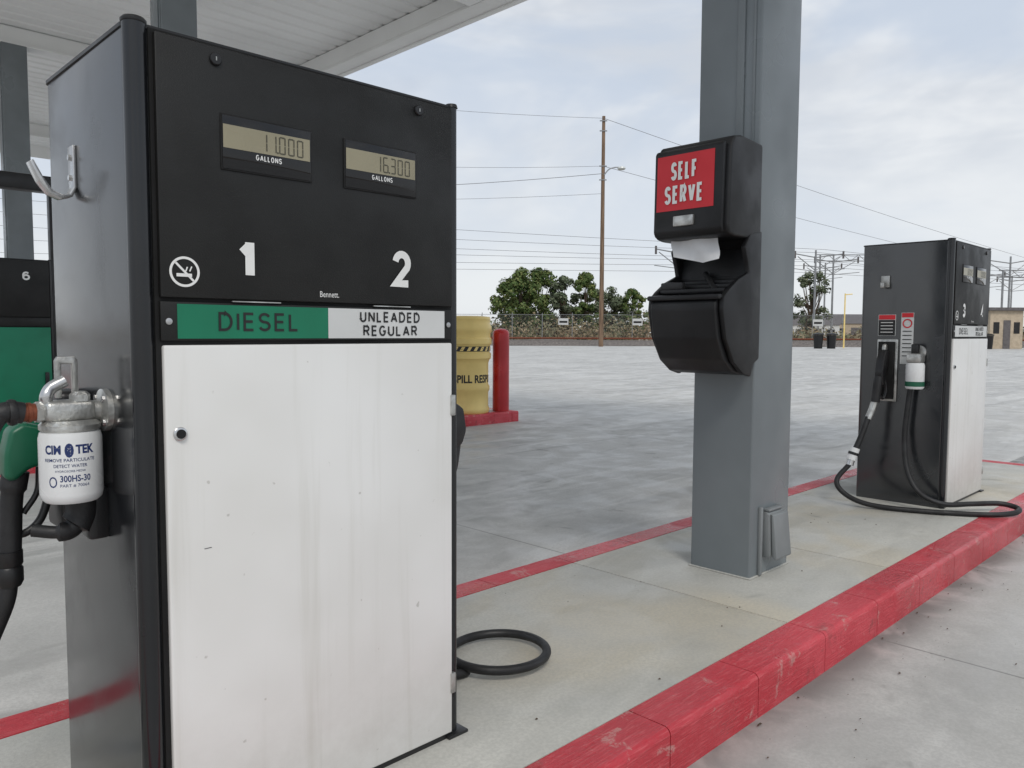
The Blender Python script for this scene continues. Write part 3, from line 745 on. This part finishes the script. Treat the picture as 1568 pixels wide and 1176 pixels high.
def tree(name,F,R,h,wid,m,nc=46,nl=110,ls=.17,bare=0,base=.12):
    p=FR(F,R); e=empty(name,p+(0,))
    cyl('trunk',p+(-.1,),(p[0]+.1,p[1],h*.55),h*.028,h*.012,M['bark'],e,10)
    vs=[];fs=[];cl=[]
    for i in range(nc):
        t=random.uniform(base,1.0)
        prof=math.sin(min(1,(t-base)/(1-base)*.80+.2)*math.pi)**.5
        a=random.uniform(0,2*math.pi); rr=wid*.5*prof*random.random()**.5*.9
        r=wid*random.uniform(.08,.15)
        cl.append((p[0]+math.cos(a)*rr,p[1]+math.sin(a)*rr,h*t-r*.6,r,r,r*.8))
    lv=[];lf=[]
    for i,c in enumerate(cl):
        if i%2==0 or bare:
            q=(p[0]+.05,p[1],h*random.uniform(.2,.5)); v_,f_=rings([q,((q[0]+c[0])/2,(q[1]+c[1])/2,(q[2]+c[2])/2),(c[0],c[1],c[2])],[h*.009,h*.006,h*.002],5)
            k=len(lv); lv+=v_; lf+=[tuple(j+k for j in f) for f in f_]
    mesh('limbs',lv,lf,M['bark'],e)
    leafcloud(cl,nl,ls,vs,fs)
    me=D.meshes.new('crown'); me.from_pydata([sc(v) for v in vs],[],fs); fin('crown',me,m,e,0)
tree('cottonwood_tree',88,.9,8.3,7.6,M['leaf'],75,150)
tree('cottonwood_tree',92,3.2,8.6,6.5,M['leaf'],60,140)
tree('cottonwood_tree',90,6.0,7.6,5.0,M['leafg'],46,130)
tree('cottonwood_tree',90,8.3,8.0,4.6,M['leaf'],46,130)
tree('cottonwood_tree',96,11.5,6.8,6.4,M['leafg'],56,130)
tree('cottonwood_tree',96,14.6,6.6,4.6,M['leaf'],36,120)
tree('cottonwood_tree',98,19.0,6.6,5.2,M['leafg'],36,80)
tree('cottonwood_tree',92,35,9.2,5.4,M['leafg'],50,75,.15,1)
tree('cottonwood_tree',100,27,7.5,6,M['leafg'],36,80)
tree('cottonwood_tree',120,-60,8,9,M['leaf'],36,80)
vs=[];fs=[];cl=[]
R=-70
while R<110:
    F=random.uniform(80,88); hgt=random.uniform(.8,1.8)*(1.35 if -4<R<20 else .75)
    p=FR(F,R); cl.append((p[0],p[1],hgt*.7,random.uniform(1,1.9),random.uniform(1,1.9),hgt))
    R+=random.uniform(.3,.6)
leafcloud(cl,110,.17,vs,fs)
me=D.meshes.new('scrub_brush'); me.from_pydata([sc(v) for v in vs],[],fs); fin('scrub_brush',me,M['scrub'],None,0)
vs=[];fs=[];cl=[]
R=-260
while R<330:
    F=random.uniform(200,240); hgt=random.uniform(1.2,2.6)
    p=FR(F,R); cl.append((p[0],p[1],hgt,random.uniform(3,6),random.uniform(3,6),hgt*1.2)); R+=random.uniform(2,4)
leafcloud(cl,90,.6,vs,fs)
me=D.meshes.new('distant_treeline'); me.from_pydata([sc(v) for v in vs],[],fs); fin('distant_treeline',me,M['leafg'],None,0)
def house(name,F,R,w_,d,h,rh,mw,flat=False):
    p=FR(F,R); OFF[:]=[p[0],p[1],0]
    e=empty(name,(0,0,0))
    def q(r,f): return (u[0]*r+.702*f,u[1]*r+.712*f)
    c=[q(-w_/2,0),q(w_/2,0),q(w_/2,d),q(-w_/2,d)]
    mesh('walls',[x+(0,) for x in c]+[x+(h,) for x in c],[(0,1,5,4),(1,2,6,5),(2,3,7,6),(3,0,4,7),(4,5,6,7)],mw,e)
    o=.25
    c=[q(-w_/2-o,-o),q(w_/2+o,-o),q(w_/2+o,d+o),q(-w_/2-o,d+o)]
    if flat: mesh('roof',[x+(h+.01,) for x in c]+[x+(h+.25,) for x in c],[(0,1,5,4),(1,2,6,5),(2,3,7,6),(3,0,4,7),(4,5,6,7),(0,1,2,3)],M['roof'],e)
    else:
        r=[q(-w_/2-o,d/2)+(h+rh,),q(w_/2+o,d/2)+(h+rh,)]
        mesh('roof',[x+(h+.01,) for x in c]+r,[(0,1,5,4),(2,3,4,5),(0,4,3),(1,2,5),(0,1,2,3)],M['roof'],e)
    def patch(nm,r0,r1,z0,z1,m_): 
        a,b_=q(r0,-.02),q(r1,-.02); mesh(nm,[a+(z0,),b_+(z0,),b_+(z1,),a+(z1,)],[(0,1,2,3)],m_,e)
    patch('door',-w_*.1,w_*.12,0,h*.75,M['roof']); patch('window',w_*.22,w_*.4,h*.4,h*.7,M['glass']); patch('window_b',-w_*.4,-w_*.22,h*.4,h*.7,M['glass'])
    OFF[:]=[0,0,0]
house('utility_shed',62,39.0,2.6,3,3.0,0,M['beige'],True)
house('stucco_house',150,58,9,7,2.8,2.0,M['labelwhite'])
house('stucco_house',160,70,10,8,3.2,2.0,M['beige'])
house('stucco_house',170,-70,12,8,3.0,2.0,M['beige'])
def bin_(F,R):
    p=FR(F,R); OFF[:]=[p[0],p[1],0]
    e=empty('rubbish_bin',(0,0,0))
    lathe('bin_body',[(.30,0),(.36,1.0),(.38,1.02)],(0,0,0),M['plastic'],e,16); lathe('bin_lid',[(.40,1.03),(.38,1.12),(.15,1.2)],(0,0,0),M['plastic'],e,16)
    OFF[:]=[0,0,0]
bin_(60,23.4); bin_(60,24.4); bin_(61,37.0)
p=FR(62,26.2); yp=empty('marker_post',p+(0,)); cyl('post',p+(0,),p+(4.3,),.06,.05,M['yellow'],yp,10); cyl('post_arm',p+(4.2,),(p[0]+.4,p[1]-.4,4.25),.04,.04,M['yellow'],yp,8)
p=FR(58,38.3); OFF[:]=[p[0],p[1],0]; lathe('bollard',[(.2,0),(.2,2.4),(.1,2.5),(.01,2.52)],(0,0,0),M['redbol'],None,16); OFF[:]=[0,0,0]
# ------------------------------------------------------------ world
wd=D.worlds.new('World'); scene.world=wd; wd.use_nodes=True; nt=wd.node_tree
bg=nt.nodes['Background']; bg.inputs[1].default_value=.1
sky=N(nt,'ShaderNodeTexSky',sky_type='NISHITA'); sky.sun_disc=False
el=math.radians(48); az=math.radians(215)
sky.sun_elevation=el; sky.sun_rotation=az
tc=N(nt,'ShaderNodeTexCoord'); mp=N(nt,'ShaderNodeMapping'); mp.inputs['Scale'].default_value=(1,1,2.4); mp.inputs['Rotation'].default_value=(0,0,.6)
link(nt,tc.outputs['Generated'],mp.inputs[0])
f1=noise(nt,mp.outputs[0],2.0,5,.55,.5); f2=noise(nt,mp.outputs[0],5.2,4,.55,.3)
cl=mix(nt,ramp(nt,f2,.35,.65),(6.7,7.1,7.7),(8.8,9.0,9.2))
cl=mix(nt,ramp(nt,f1,.40,.58,0,.85),cl,(5.8,6.6,7.8))
sp=N(nt,'ShaderNodeSeparateXYZ'); link(nt,tc.outputs['Generated'],sp.inputs[0])
hz=ramp(nt,sp.outputs[2],0,.34,.75,0)
cl=mix(nt,hz,cl,(8.3,8.6,8.9))
fin_=mix(nt,.93,sky.outputs[0],cl)
link(nt,fin_,bg.inputs[0])
L=D.lights.new('sun','SUN'); L.energy=1.5; L.angle=math.radians(18); L.color=(1,.95,.88)
so=D.objects.new('sun',L); COL.objects.link(so)
dirv=Vector((math.sin(az)*math.cos(el),math.cos(az)*math.cos(el),math.sin(el)))
so.rotation_euler=dirv.to_track_quat('Z','Y').to_euler()
# ------------------------------------------------------------ camera
cam=D.cameras.new('camera'); co=D.objects.new('camera',cam); COL.objects.link(co)
cam.sensor_width=36; cam.lens=36*1200/1568; cam.clip_start=.05; cam.clip_end=4000
co.matrix_world=Matrix.Translation((0,0,1.13*S))@Matrix.Rotation(math.radians(-44.6),4,'Z')@Matrix.Rotation(math.radians(90-3.77),4,'X')@Matrix.Rotation(math.radians(.25),4,'Z')
scene.camera=co
scene.view_settings.view_transform='Standard'; scene.view_settings.look='None'; scene.view_settings.exposure=0
